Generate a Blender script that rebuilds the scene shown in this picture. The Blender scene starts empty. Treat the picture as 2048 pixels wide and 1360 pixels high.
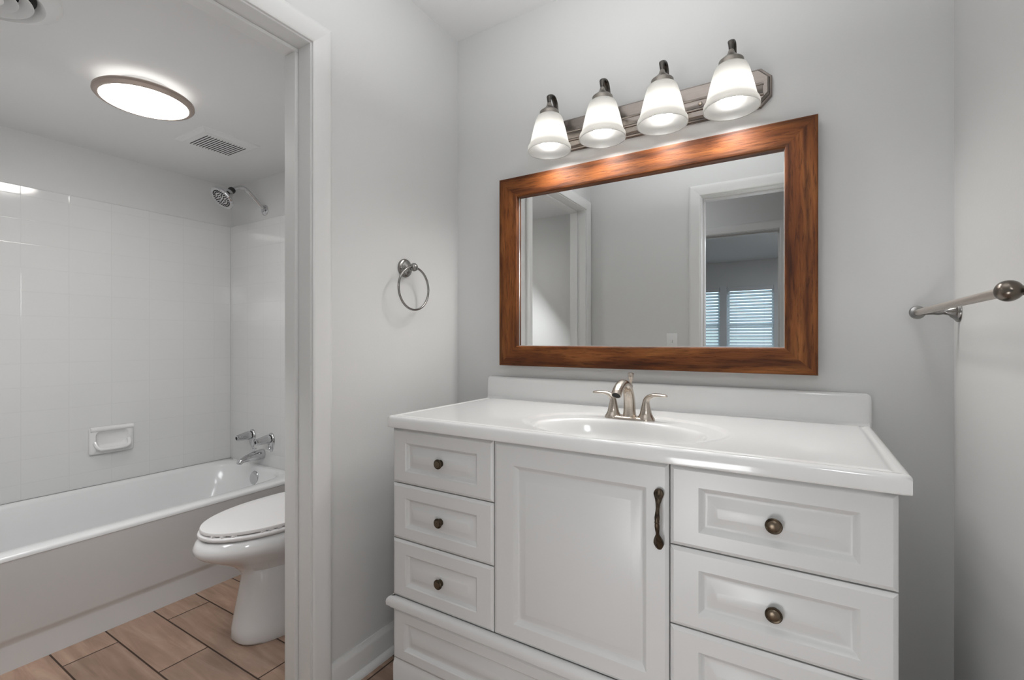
import bpy, bmesh, math, random
from mathutils import Vector, Matrix
random.seed(7)
S = bpy.context.scene
COL = S.collection
PI = math.pi

# ------------------------------------------------------------------ camera
cd = bpy.data.cameras.new('camera')
cd.sensor_fit = 'HORIZONTAL'; cd.sensor_width = 36.0
cd.lens = 943.686 / 2048 * 36.0
cd.shift_y = 0.78 / 2048
cd.clip_start = 0.01
cam = bpy.data.objects.new('camera', cd); COL.objects.link(cam)
cam.location = (0, 0, 1.1318)
cam.rotation_euler = (PI / 2, 0, math.radians(31.3486))
S.camera = cam

# ------------------------------------------------------------------ colour management, sky
S.view_settings.view_transform = 'Standard'
S.view_settings.look = 'None'
S.view_settings.gamma = 1.0
S.view_settings.use_curve_mapping = False
S.view_settings.exposure = 0.0
BULB = 36.0        # vanity bulbs
CEIL = 29.0        # tub room ceiling light
SKY = 4.2
def area(name, loc, sx, sy, power, color=(0.97, 0.985, 1.0), rot=(0, 0, 0)):
    l = bpy.data.lights.new(name, 'AREA'); l.shape = 'RECTANGLE'; l.size = sx; l.size_y = sy
    l.energy = power; l.color = color
    o = bpy.data.objects.new(name, l); COL.objects.link(o); o.location = loc; o.rotation_euler = rot
    return o
area('vanity_room_top_fill', (-0.50, 0.42, 2.43), 1.2, 0.6, 1.5)  # added fill under the ceiling, no fixture here
area('vanity_room_up_fill', (-0.45, 0.88, 1.96), 0.6, 0.5, 7.8, rot=(PI, 0, 0))  # added upward fill to brighten ceiling and upper walls
area('tub_room_up_fill', (-1.95, 0.70, 1.40), 0.7, 0.8, 1.1, rot=(PI, 0, 0))  # added upward fill for the low tub room ceiling
area('tub_room_side_fill', (-1.66, 0.42, 1.42), 0.35, 0.5, 6.5, rot=(0, math.radians(50), 0))  # added fill facing the tub, brightens apron and floor
area('hall_fill', (-1.2, -0.30, 2.38), 0.35, 0.2, 5.0, rot=(math.radians(-42), 0, 0))  # added fill for the mirrored hall, tilted at the bedroom door casing
area('bedroom_fill', (0.50, -3.2, 2.42), 0.5, 0.5, 34.0, (0.90, 0.94, 1.0))  # added fill for the mirrored bedroom, kept out of view
fo = area('entry_high_fill', (0.15, -0.10, 1.66), 0.2, 0.4, 4.4)  # added fill behind the camera, aimed at the left wall
lo = area('entry_low_fill', (-0.33, -0.03, 0.42), 0.35, 0.4, 5.0)  # added low fill in the entry doorway for the lower walls
lo.rotation_euler = (Vector((0.34, 1.0, 0.40)) - Vector(lo.location)).to_track_quat('-Z', 'Y').to_euler()
fo.rotation_euler = (Vector((-1.28, 0.85, 0.75)) - Vector(fo.location)).to_track_quat('-Z', 'Y').to_euler()

w = bpy.data.worlds.new('sky'); S.world = w; w.use_nodes = True
wt = w.node_tree; wt.nodes.clear()
wo = wt.nodes.new('ShaderNodeOutputWorld'); wb = wt.nodes.new('ShaderNodeBackground')
tc_ = wt.nodes.new('ShaderNodeTexCoord'); sx_ = wt.nodes.new('ShaderNodeSeparateXYZ')
rp_ = wt.nodes.new('ShaderNodeValToRGB')
rp_.color_ramp.elements[0].position = 0.40; rp_.color_ramp.elements[0].color = (0.30, 0.40, 0.42, 1)
rp_.color_ramp.elements[1].position = 0.62; rp_.color_ramp.elements[1].color = (0.50, 0.74, 1.0, 1)
mp_ = wt.nodes.new('ShaderNodeMapRange'); mp_.inputs['From Min'].default_value = -1; mp_.inputs['From Max'].default_value = 1
wt.links.new(tc_.outputs['Generated'], sx_.inputs[0]); wt.links.new(sx_.outputs['Z'], mp_.inputs['Value'])
wt.links.new(mp_.outputs[0], rp_.inputs[0]); wt.links.new(rp_.outputs[0], wb.inputs['Color'])
wb.inputs['Strength'].default_value = SKY
wt.links.new(wb.outputs[0], wo.inputs[0])

# ------------------------------------------------------------------ key dimensions (metres)
XL, XLB = -1.2776, -1.3948      # faces of the wall between vanity room and tub room
XR = 0.342                      # right wall
YB = 1.64                       # vanity wall
YO, YO2 = 0.052, -0.065         # faces of the wall the camera looks out of
ZC, ZT = 2.4405, 2.0913         # ceilings: vanity room, tub room
TX, TY = -3.0458, 1.6138        # tub room: far wall, plumbing wall
JY0, JY1, JZ = 0.135, 0.9115, 2.0415   # tub room doorway
DX0, DX1 = -0.531, 0.235        # entry doorway
HY = -1.185                     # hall's far wall
BY = -5.38                      # bedroom's window wall

# ------------------------------------------------------------------ materials
def lin(c):
    c = c / 255.0
    return c / 12.92 if c <= 0.04045 else ((c + 0.055) / 1.055) ** 2.4
def rgb(r, g, b): return (lin(r), lin(g), lin(b), 1.0)

class M:
    def __init__(s, name):
        s.m = bpy.data.materials.new(name); s.m.use_nodes = True
        s.t = s.m.node_tree; s.t.nodes.clear()
        s.out = s.n('ShaderNodeOutputMaterial')
    def n(s, typ, **kw):
        nd = s.t.nodes.new(typ)
        for k, v in kw.items():
            if k in nd.inputs.keys(): nd.inputs[k].default_value = v
            else: setattr(nd, k, v)
        return nd
    def l(s, a, b): s.t.links.new(a, b)
    def pbr(s, color=(0.8, 0.8, 0.8, 1), rough=0.5, metal=0.0, coat=0.0, spec=0.5):
        p = s.n('ShaderNodeBsdfPrincipled')
        p.inputs['Base Color'].default_value = color; p.inputs['Roughness'].default_value = rough
        p.inputs['Metallic'].default_value = metal; p.inputs['Coat Weight'].default_value = coat
        p.inputs['Specular IOR Level'].default_value = spec
        s.l(p.outputs[0], s.out.inputs['Surface']); s.p = p
        return p
    def coords(s, scale=(1, 1, 1), loc=(0, 0, 0), kind='Object'):
        tc = s.n('ShaderNodeTexCoord'); mp = s.n('ShaderNodeMapping')
        mp.inputs['Scale'].default_value = scale; mp.inputs['Location'].default_value = loc
        s.l(tc.outputs[kind], mp.inputs['Vector'])
        return mp.outputs[0]
    def noise(s, vec, scale=5.0, detail=3.0, rough=0.5, dist=0.0):
        nz = s.n('ShaderNodeTexNoise', Scale=scale, Detail=detail, Roughness=rough, Distortion=dist)
        s.l(vec, nz.inputs['Vector']); return nz.outputs['Fac']
    def ramp(s, fac, stops):
        r = s.n('ShaderNodeValToRGB'); e = r.color_ramp.elements
        while len(e) > 1: e.remove(e[-1])
        e[0].position, e[0].color = stops[0]
        for p, c in stops[1:]:
            q = e.new(p); q.color = c
        s.l(fac, r.inputs[0]); return r.outputs[0]
    def bump(s, fac, strength=0.1, dist=0.01):
        b = s.n('ShaderNodeBump', Strength=strength, Distance=dist)
        s.l(fac, b.inputs['Height']); s.l(b.outputs[0], s.p.inputs['Normal'])

def paint(name, c, rough, bump=0.06, scale=260, spec=0.5):
    m = M(name); m.pbr(c, rough, spec=spec)
    v = m.coords()
    m.bump(m.noise(v, scale, 2.0), bump, 0.002)
    return m.m

wall_m = paint('wall_paint', (0.620, 0.620, 0.613, 1), 0.48, 0.10, 180, 0.4)
ceil_m = paint('ceiling_paint', (0.72, 0.72, 0.72, 1), 0.9, 0.05, 120, 0.2)
trim_m = paint('trim_enamel', (0.68, 0.678, 0.668, 1), 0.28, 0.02, 60)
cab_m = paint('cabinet_thermofoil', (0.615, 0.614, 0.608, 1), 0.33, 0.02, 40)
def simple(name, c, rough, metal=0.0, coat=0.0, spec=0.5):
    m = M(name); m.pbr(c, rough, metal, coat, spec); return m.m
marble_m = M('cultured_marble'); marble_m.pbr((0.735, 0.735, 0.728, 1), 0.13, coat=0.25)
_v = marble_m.coords(); marble_m.l(marble_m.ramp(marble_m.noise(_v, 3.0, 4), [(0.3, (0.725, 0.725, 0.718, 1)), (0.7, (0.745, 0.745, 0.738, 1))]), marble_m.p.inputs['Base Color']); marble_m = marble_m.m
porcelain_m = simple('porcelain', (0.74, 0.735, 0.73, 1), 0.10, 0, 0.3)
tub_m = simple('tub_enamel', (0.74, 0.745, 0.745, 1), 0.16, 0, 0.2)
plastic_m = simple('white_plastic', (0.72, 0.72, 0.715, 1), 0.4)
seat_m = simple('seat_plastic', (0.76, 0.745, 0.74, 1), 0.28)
chrome_m = simple('chrome', (0.62, 0.62, 0.63, 1), 0.07, 1.0)
black_m = simple('black_rubber', (0.012, 0.012, 0.012, 1), 0.55)
dark_m = simple('dark_recess', (0.02, 0.02, 0.02, 1), 0.8)

def brushed(name, c1, c2, rough, scl):
    m = M(name); m.pbr(c1, rough, 1.0)
    v = m.coords(scl)
    f = m.noise(v, 60, 3, 0.6)
    m.l(m.ramp(f, [(0.3, c1), (0.7, c2)]), m.p.inputs['Base Color'])
    m.bump(f, 0.04, 0.0006)
    return m.m
nickel_m = brushed('brushed_nickel', (0.50, 0.44, 0.38, 1), (0.60, 0.54, 0.48, 1), 0.26, (1, 1, 6))
satin_m = brushed('satin_nickel', (0.25, 0.245, 0.235, 1), (0.30, 0.29, 0.28, 1), 0.24, (1, 1, 1))
plate_m = brushed('brushed_plate', (0.235, 0.205, 0.185, 1), (0.26, 0.23, 0.21, 1), 0.22, (0.3, 3, 3))
arm_m = brushed('aged_nickel', (0.25, 0.23, 0.205, 1), (0.31, 0.285, 0.255, 1), 0.38, (1, 1, 1))
armd_m = brushed('dark_arm', (0.085, 0.078, 0.070, 1), (0.12, 0.11, 0.10, 1), 0.34, (1, 1, 1))
barm_m = brushed('bar_nickel', (0.55, 0.49, 0.43, 1), (0.63, 0.57, 0.51, 1), 0.34, (8, 0.3, 8))
knobend_m = brushed('dark_nickel', (0.14, 0.12, 0.10, 1), (0.19, 0.165, 0.14, 1), 0.28, (1, 1, 1))
bronze_m = M('aged_bronze'); bronze_m.pbr((0.05, 0.035, 0.022, 1), 0.38, 0.85)
_v = bronze_m.coords(); bronze_m.l(bronze_m.ramp(bronze_m.noise(_v, 90, 4), [(0.35, (0.035, 0.026, 0.018, 1)), (0.65, (0.10, 0.075, 0.05, 1))]), bronze_m.p.inputs['Base Color']); bronze_m = bronze_m.m
palebronze_m = simple('pale_bronze', (0.16, 0.125, 0.09, 1), 0.36, 0.9)  # lighter bronze for the knob's front centre
mirror_m = simple('mirror_silver', (0.86, 0.875, 0.87, 1), 0.0, 1.0)
bevelglint_m = simple('bevel_glint', (0.85, 0.84, 0.82, 1), 0.12, 0.6)  # pale tone imitating the frame's reflection in the glass bevel

def wood(name, axis):
    m = M(name); m.pbr((0.2, 0.1, 0.05, 1), 0.5, spec=0.25)
    sc = (1.1, 9, 9) if axis == 'x' else (9, 9, 1.1)
    v = m.coords(sc)
    big = m.noise(v, 1.5, 4, 0.6, 1.6)
    sc2 = (9, 110, 110) if axis == 'x' else (110, 110, 9)
    fine = m.noise(m.coords(sc2), 1.5, 4, 0.7, 0.3)
    sc3 = (0.9, 6, 6) if axis == 'x' else (6, 6, 0.9)
    wv = m.n('ShaderNodeTexWave', wave_type='BANDS', bands_direction='Z' if axis == 'x' else 'X', Scale=0.8, Distortion=9.0, Detail=4.0)
    wv.inputs['Detail Scale'].default_value = 1.2; wv.inputs['Detail Roughness'].default_value = 0.6
    m.l(m.coords(sc3, (0.37, 1.3, 0.61)), wv.inputs['Vector'])
    c1 = m.ramp(big, [(0.30, (0.085, 0.022, 0.0045, 1)), (0.5, (0.165, 0.052, 0.012, 1)), (0.70, (0.25, 0.096, 0.026, 1))])
    c2 = m.ramp(wv.outputs['Fac'], [(0.0, (0.42, 0.36, 0.32, 1)), (0.22, (0.86, 0.83, 0.8, 1)), (1, (1.1, 1.1, 1.05, 1))])
    c3 = m.ramp(fine, [(0.36, (0.30, 0.25, 0.22, 1)), (0.47, (0.9, 0.9, 0.9, 1)), (0.7, (1.2, 1.2, 1.2, 1))])
    x1 = m.n('ShaderNodeMix', data_type='RGBA', blend_type='MULTIPLY'); x1.inputs['Factor'].default_value = 0.85
    m.l(c1, x1.inputs['A']); m.l(c2, x1.inputs['B'])
    x2 = m.n('ShaderNodeMix', data_type='RGBA', blend_type='MULTIPLY'); x2.inputs['Factor'].default_value = 0.75
    m.l(x1.outputs['Result'], x2.inputs['A']); m.l(c3, x2.inputs['B'])
    m.l(x2.outputs['Result'], m.p.inputs['Base Color'])
    m.bump(fine, 0.35, 0.002)
    return m.m
woodx_m, woodz_m = wood('walnut_grain_across', 'x'), wood('walnut_grain_up', 'z')

# wood-look floor tile: 0.636 x 0.16 m planks, half bond
fl = M('wood_look_tile'); fl.pbr((0.4, 0.3, 0.22, 1), 0.33)
_v = fl.coords((1, 1, 1), (5.045, 1.015, 0))
br = fl.n('ShaderNodeTexBrick', offset=0.5, offset_frequency=2, squash=1.0)
br.inputs['Scale'].default_value = 1.0; br.inputs['Brick Width'].default_value = 0.636
br.inputs['Row Height'].default_value = 0.16; br.inputs['Mortar Size'].default_value = 0.0032
br.inputs['Mortar Smooth'].default_value = 0.3; br.inputs['Bias'].default_value = 0.0
br.inputs['Color1'].default_value = (0.78, 0.76, 0.75, 1); br.inputs['Color2'].default_value = (1.08, 1.03, 0.99, 1)
br.inputs['Mortar'].default_value = (0.10, 0.066, 0.043, 1)
fl.l(_v, br.inputs['Vector'])
_g = fl.noise(fl.coords((1.6, 14, 1)), 1.7, 5, 0.6, 0.8)
_g2 = fl.noise(fl.coords((7, 9, 1)), 1.0, 4, 0.6, 0.4)
c1 = fl.ramp(_g, [(0.30, (0.275, 0.185, 0.138, 1)), (0.52, (0.385, 0.268, 0.207, 1)), (0.75, (0.49, 0.37, 0.29, 1))])
c2 = fl.ramp(_g2, [(0.3, (0.88, 0.88, 0.86, 1)), (0.7, (1.08, 1.04, 1.02, 1))])
x1 = fl.n('ShaderNodeMix', data_type='RGBA', blend_type='MULTIPLY'); x1.inputs['Factor'].default_value = 1
fl.l(c1, x1.inputs['A']); fl.l(br.outputs['Color'], x1.inputs['B'])
x2 = fl.n('ShaderNodeMix', data_type='RGBA', blend_type='MULTIPLY'); x2.inputs['Factor'].default_value = 0.8
fl.l(x1.outputs['Result'], x2.inputs['A']); fl.l(c2, x2.inputs['B'])
fl.l(x2.outputs['Result'], fl.p.inputs['Base Color'])
iv = fl.n('ShaderNodeMath', operation='SUBTRACT'); iv.inputs[0].default_value = 1.0; fl.l(br.outputs['Fac'], iv.inputs[1])
fl.bump(iv.outputs[0], 0.5, 0.002)
floor_m = fl.m

def walltile(name, axis):
    m = M(name); m.pbr((0.66, 0.66, 0.655, 1), 0.10, coat=0.15)
    tc = m.n('ShaderNodeTexCoord'); sp = m.n('ShaderNodeSeparateXYZ'); cb = m.n('ShaderNodeCombineXYZ')
    m.l(tc.outputs['Object'], sp.inputs[0])
    m.l(sp.outputs['Y' if axis == 'y' else 'X'], cb.inputs[0]); m.l(sp.outputs['Z'], cb.inputs[1])
    mp = m.n('ShaderNodeMapping'); mp.inputs['Location'].default_value = (5.0 - (0.672 if axis == 'y' else -2.524) + 0.0, -0.583 + 1.104, 0)
    m.l(cb.outputs[0], mp.inputs['Vector'])
    b = m.n('ShaderNodeTexBrick', offset=0.0, offset_frequency=2, squash=1.0)
    b.inputs['Scale'].default_value = 1.0; b.inputs['Brick Width'].default_value = 0.1667
    b.inputs['Row Height'].default_value = 0.1104; b.inputs['Mortar Size'].default_value = 0.0022; b.inputs['Mortar Smooth'].default_value = 1.0
    b.inputs['Color1'].default_value = (0.66, 0.66, 0.655, 1); b.inputs['Color2'].default_value = (0.666, 0.666, 0.661, 1)
    b.inputs['Mortar'].default_value = (0.625, 0.625, 0.62, 1)
    m.l(mp.outputs[0], b.inputs['Vector']); m.l(b.outputs['Color'], m.p.inputs['Base Color'])
    s = m.n('ShaderNodeMath', operation='SUBTRACT'); s.inputs[0].default_value = 1.0; m.l(b.outputs['Fac'], s.inputs[1])
    m.bump(s.outputs[0], 0.25, 0.0012)
    return m.m
tiley_m, tilex_m = walltile('glazed_tile_far', 'y'), walltile('glazed_tile_end', 'x')

def translucent(name, c, tw, gloss=0.06):
    m = M(name)
    d = m.n('ShaderNodeBsdfDiffuse'); d.inputs['Color'].default_value = c
    t = m.n('ShaderNodeBsdfTranslucent'); t.inputs['Color'].default_value = c
    g = m.n('ShaderNodeBsdfGlossy'); g.inputs['Roughness'].default_value = 0.25
    a = m.n('ShaderNodeMixShader'); a.inputs[0].default_value = tw
    b = m.n('ShaderNodeMixShader'); b.inputs[0].default_value = gloss
    m.l(d.outputs[0], a.inputs[1]); m.l(t.outputs[0], a.inputs[2])
    m.l(a.outputs[0], b.inputs[1]); m.l(g.outputs[0], b.inputs[2]); m.l(b.outputs[0], m.out.inputs['Surface'])
    return m.m
def frosted(name, c, tw, clear):
    m = M(name)
    d = m.n('ShaderNodeBsdfDiffuse'); d.inputs['Color'].default_value = c
    t = m.n('ShaderNodeBsdfTranslucent'); t.inputs['Color'].default_value = c
    g = m.n('ShaderNodeBsdfGlossy'); g.inputs['Roughness'].default_value = 0.3
    r = m.n('ShaderNodeBsdfTransparent')
    a = m.n('ShaderNodeMixShader'); a.inputs[0].default_value = tw
    b = m.n('ShaderNodeMixShader'); b.inputs[0].default_value = clear
    e = m.n('ShaderNodeMixShader'); e.inputs[0].default_value = 0.04
    m.l(d.outputs[0], a.inputs[1]); m.l(t.outputs[0], a.inputs[2])
    m.l(a.outputs[0], b.inputs[1]); m.l(r.outputs[0], b.inputs[2])
    m.l(b.outputs[0], e.inputs[1]); m.l(g.outputs[0], e.inputs[2]); m.l(e.outputs[0], m.out.inputs['Surface'])
    return m.m
shade_m = frosted('frosted_glass', (0.45, 0.45, 0.44, 1), 0.86, 0.0)
slat_m = translucent('blind_slat', (0.84, 0.86, 0.86, 1), 0.35, 0.03)
def emis(name, c, s):
    m = M(name); e = m.n('ShaderNodeEmission'); e.inputs['Color'].default_value = c; e.inputs['Strength'].default_value = s
    m.l(e.outputs[0], m.out.inputs['Surface']); return m.m
bulb_m = emis('lit_bulb', (1.0, 0.97, 0.935, 1), BULB)
diff_m = emis('lit_diffuser', (1.0, 0.97, 0.935, 1), CEIL)
pane = M('window_glass')
_t = pane.n('ShaderNodeBsdfTransparent'); _g = pane.n('ShaderNodeBsdfGlossy'); _g.inputs['Roughness'].default_value = 0.0
_a = pane.n('ShaderNodeMixShader'); _a.inputs[0].default_value = 0.06
pane.l(_t.outputs[0], _a.inputs[1]); pane.l(_g.outputs[0], _a.inputs[2]); pane.l(_a.outputs[0], pane.out.inputs['Surface']); pane_m = pane.m
bedroom_trim_m = paint('bedroom_trim', (0.62, 0.62, 0.62, 1), 0.4, 0.02, 60)  # slightly darker than the door trim
carpet_m = paint('bedroom_floor', (0.30, 0.27, 0.24, 1), 0.8, 0.1, 200)

# ------------------------------------------------------------------ mesh helpers (all shapes are given in world coordinates)
ROOT = {}
def link(name, bm, mat, parent=None, smooth=None, loc=None):
    """one mesh object; a part's mesh is stored relative to its thing's base"""
    base = ROOT.get(parent.name, Vector((0, 0, 0))) if parent else Vector(loc or (0, 0, 0))
    bmesh.ops.recalc_face_normals(bm, faces=bm.faces[:])
    if base.length: bmesh.ops.translate(bm, verts=bm.verts[:], vec=-base)
    me = bpy.data.meshes.new(name); bm.to_mesh(me); bm.free()
    o = bpy.data.objects.new(name, me); COL.objects.link(o)
    for m in (mat if isinstance(mat, (list, tuple)) else [mat]): me.materials.append(m)
    if smooth is not None:
        for p in me.polygons: p.use_smooth = True
        if smooth < 180:
            ang = math.radians(smooth)
            b2 = bmesh.new(); b2.from_mesh(me)
            for e in b2.edges:
                if len(e.link_faces) == 2 and e.calc_face_angle(0) > ang: e.smooth = False
            b2.to_mesh(me); b2.free()
    if parent: o.parent = parent
    else: o.location = base
    ROOT[o.name] = base
    return o
def thing(name, label, cat, loc, group=None):
    o = bpy.data.objects.new(name, None); COL.objects.link(o); o.empty_display_size = 0.05
    o.location = loc; ROOT[o.name] = Vector(loc)
    o['label'] = label; o['category'] = cat
    if group: o['group'] = group
    return o
def tag(o, label, cat, group=None):
    o['label'] = label; o['category'] = cat
    if group: o['group'] = group
    return o
def struct(name, bm, mat, label, cat, smooth=None):
    o = link(name, bm, mat, smooth=smooth); o['kind'] = 'structure'; o['label'] = label; o['category'] = cat
    return o
def box(bm, x0, x1, y0, y1, z0, z1, bev=0.0, seg=2):
    v = [bm.verts.new((x, y, z)) for x in (x0, x1) for y in (y0, y1) for z in (z0, z1)]
    f = [(0, 1, 3, 2), (4, 6, 7, 5), (0, 4, 5, 1), (2, 3, 7, 6), (0, 2, 6, 4), (1, 5, 7, 3)]
    fs = [bm.faces.new([v[i] for i in q]) for q in f]
    if bev > 0:
        es = list({e for q in fs for e in q.edges})
        bmesh.ops.bevel(bm, geom=es, offset=bev, segments=seg, affect='EDGES', profile=0.5)
    return bm
def B(*a, **k): return box(bmesh.new(), *a, **k)
def loft(bm, rings, cap0=True, cap1=True, closed=True):
    rs = [[bm.verts.new(p) for p in r] for r in rings]
    n = len(rs[0])
    for a, b in zip(rs, rs[1:]):
        for i in range(n if closed else n - 1):
            j = (i + 1) % n
            bm.faces.new((a[i], a[j], b[j], b[i]))
    if cap0: bm.faces.new(rs[0][::-1])
    if cap1: bm.faces.new(rs[-1])
    return bm
def frame_of(d):
    d = Vector(d).normalized()
    a = Vector((0, 0, 1)) if abs(d.z) < 0.9 else Vector((1, 0, 0))
    u = d.cross(a).normalized(); v = u.cross(d).normalized()
    return u, v
def lathe(bm, origin, axis, prof, n=32, cap0=True, cap1=True, sq=None):
    """prof: list of (distance along the axis, radius)"""
    o = Vector(origin); d = Vector(axis).normalized(); u, v = frame_of(d)
    rings = [[o + d * h + (u * math.cos(2 * PI * i / n) + v * math.sin(2 * PI * i / n)) * max(r, 1e-5) for i in range(n)] for h, r in prof]
    return loft(bm, rings, cap0, cap1)
def tube(bm, pts, rad, n=12, up=None, ry=None, cap=True):
    """sweep with radius per point; ry gives the second half-axis"""
    pts = [Vector(p) for p in pts]; rings = []
    if not isinstance(rad, (list, tuple)): rad = [rad] * len(pts)
    if ry is None: ry = rad
    pu = None
    for i, p in enumerate(pts):
        d = (pts[min(i + 1, len(pts) - 1)] - pts[max(i - 1, 0)]).normalized()
        if pu is None:
            pu = Vector(up) if up else frame_of(d)[0]
        u = (pu - d * pu.dot(d)).normalized(); v = d.cross(u); pu = u
        rings.append([p + u * math.cos(2 * PI * k / n) * rad[i] + v * math.sin(2 * PI * k / n) * ry[i] for k in range(n)])
    return loft(bm, rings, cap, cap)
def spline(pts, n=8):
    P = [Vector(p) for p in pts]; out = []
    for i in range(len(P) - 1):
        p0, p1, p2, p3 = P[max(i - 1, 0)], P[i], P[i + 1], P[min(i + 2, len(P) - 1)]
        for k in range(n):
            t = k / n
            out.append(0.5 * ((2 * p1) + (p2 - p0) * t + (2 * p0 - 5 * p1 + 4 * p2 - p3) * t * t + (3 * p1 - p0 - 3 * p2 + p3) * t ** 3))
    out.append(P[-1]); return out
def lerp_list(vals, n=8):
    return [s.x for s in spline([(v, 0, 0) for v in vals], n)]
def extrude_profile(bm, prof, a, b):
    """closed 2-D profile given as world offsets (Vectors) swept from a to b"""
    return loft(bm, [[Vector(a) + p for p in prof], [Vector(b) + p for p in prof]])
def prism(bm, poly, h0, h1, fn):
    """poly of (p, q), fn(p, q, h) -> world point"""
    return loft(bm, [[fn(p, q, h0) for p, q in poly], [fn(p, q, h1) for p, q in poly]])

# ------------------------------------------------------------------ SETTING
T = 0.115
# vanity room
struct('wall_back', B(XLB, XR + T, YB, YB + T, 0, ZC), wall_m, 'light grey painted wall behind the vanity and the mirror', 'wall')
struct('wall_right', B(XR, XR + T, HY - T, YB, 0, ZC), wall_m, 'light grey painted wall holding the towel bar', 'wall')
bm = bmesh.new()
JB = 0.0185
box(bm, XLB, XL, JY1 + JB, YB, 0, ZC); box(bm, XLB, XL, YO2, JY0 - JB, 0, ZC); box(bm, XLB, XL, JY0 - JB, JY1 + JB, JZ + JB, ZC)
struct('wall_left', bm, wall_m, 'light grey painted wall with the doorway to the tub room', 'wall')
bm = bmesh.new()
box(bm, XL, DX0 - JB, YO2, YO, 0, ZC); box(bm, DX1 + JB, XR, YO2, YO, 0, ZC); box(bm, DX0 - JB, DX1 + JB, YO2, YO, JZ + JB, ZC)
struct('wall_front', bm, wall_m, 'grey wall with the entry doorway, seen in the mirror', 'wall')
struct('ceiling', B(XLB, XR + T, HY - T, YB + T, ZC, ZC + 0.05), ceil_m, 'white ceiling above the vanity', 'ceiling')
struct('floor', B(TX - T, XR + T, HY - T, YB + T, -0.05, 0), floor_m, 'floor of brown wood-look plank tiles', 'floor')
# tub room
struct('wall_tub_far', B(TX - T, TX, YO2, TY, 0, ZT), wall_m, 'grey wall along the back of the bathtub', 'wall')
struct('wall_tub_end', B(TX - T, XLB, TY, TY + T, 0, ZT), wall_m, 'grey wall holding the shower head and taps', 'wall')
struct('wall_tub_near', B(TX - T, XLB, YO2 - T, YO2, 0, ZT), wall_m, 'grey wall at the near end of the bathtub', 'wall')
struct('ceiling_tub', B(TX - T, XLB, YO2 - T, TY + T, ZT, ZT + 0.05), ceil_m, 'low white ceiling above the bathtub', 'ceiling')
# hall and bedroom seen in the mirror
bm = bmesh.new()
HX0, HX1 = -1.9, 0.9
D2X0, D2X1 = -1.02, -0.140
box(bm, HX0, D2X0 - JB, HY - T, HY, 0, ZC); box(bm, D2X1 + JB, XR, HY - T, HY, 0, ZC); box(bm, D2X0 - JB, D2X1 + JB, HY - T, HY, JZ + JB, ZC)
struct('wall_hall', bm, wall_m, 'grey hall wall with the bedroom doorway, seen in the mirror', 'wall')
bm = bmesh.new(); box(bm, HX0 - T, HX0, HY - T, YO2, 0, ZC); box(bm, HX0, XLB, YO2 - 0.02, YO2 - 0.001, 0, ZC)
struct('wall_hall_end', bm, wall_m, 'grey wall at the end of the hall', 'wall')
struct('ceiling_hall', B(HX0 - T, XLB, HY - T, YO2 - T - 0.0, ZC, ZC + 0.05), ceil_m, 'white hall ceiling', 'ceiling')
struct('floor_hall', B(HX0 - T, TX - T + 1.2, HY - T, HY + 0.01, -0.05, 0), floor_m, 'hall floor', 'floor') if False else None
BX0, BX1 = -2.9, 0.9
struct('floor_bedroom', B(BX0 - T, BX1 + T, BY - T, HY - T, -0.05, 0), carpet_m, 'bedroom floor seen in the mirror', 'floor')
struct('ceiling_bedroom', B(BX0 - T, BX1 + T, BY - T, HY - T, ZC, ZC + 0.05), ceil_m, 'bedroom ceiling seen in the mirror', 'ceiling')
bm = bmesh.new(); box(bm, BX0 - T, BX0, BY - T, HY - T, 0, ZC); struct('wall_bedroom_left', bm, wall_m, 'bedroom side wall', 'wall')
bm = bmesh.new(); box(bm, BX1, BX1 + T, BY - T, HY - T, 0, ZC); struct('wall_bedroom_right', bm, wall_m, 'bedroom side wall away from the windows', 'wall')
bm = bmesh.new(); box(bm, BX0, HX0 - T, HY - T - 0.1, HY - T, 0, ZC); box(bm, XR + T, BX1, HY - T - 0.1, HY - T, 0, ZC)
struct('wall_bedroom_near', bm, wall_m, 'bedroom wall beside its doorway', 'wall')
WZ0, WZ1 = 0.75, 2.02
WIN = [(-1.83, -1.142), (-1.035, -0.345)]
bm = bmesh.new()
xs = [BX0, WIN[0][0], WIN[0][1], WIN[1][0], WIN[1][1], BX1]
for i in (0, 2, 4): box(bm, xs[i], xs[i + 1], BY - T, BY, 0, ZC)
for i in (1, 3):
    box(bm, xs[i], xs[i + 1], BY - T, BY, 0, WZ0); box(bm, xs[i], xs[i + 1], BY - T, BY, WZ1, ZC)
struct('wall_bedroom_window', bm, wall_m, 'bedroom wall with two windows, seen in the mirror', 'wall')
def ring(bm, x0, x1, z0, z1, wd, y0, y1):
    box(bm, x0, x0 + wd, y0, y1, z0, z1); box(bm, x1 - wd, x1, y0, y1, z0, z1)
    box(bm, x0 + wd, x1 - wd, y0, y1, z0, z0 + wd); box(bm, x0 + wd, x1 - wd, y0, y1, z1 - wd, z1)
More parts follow.
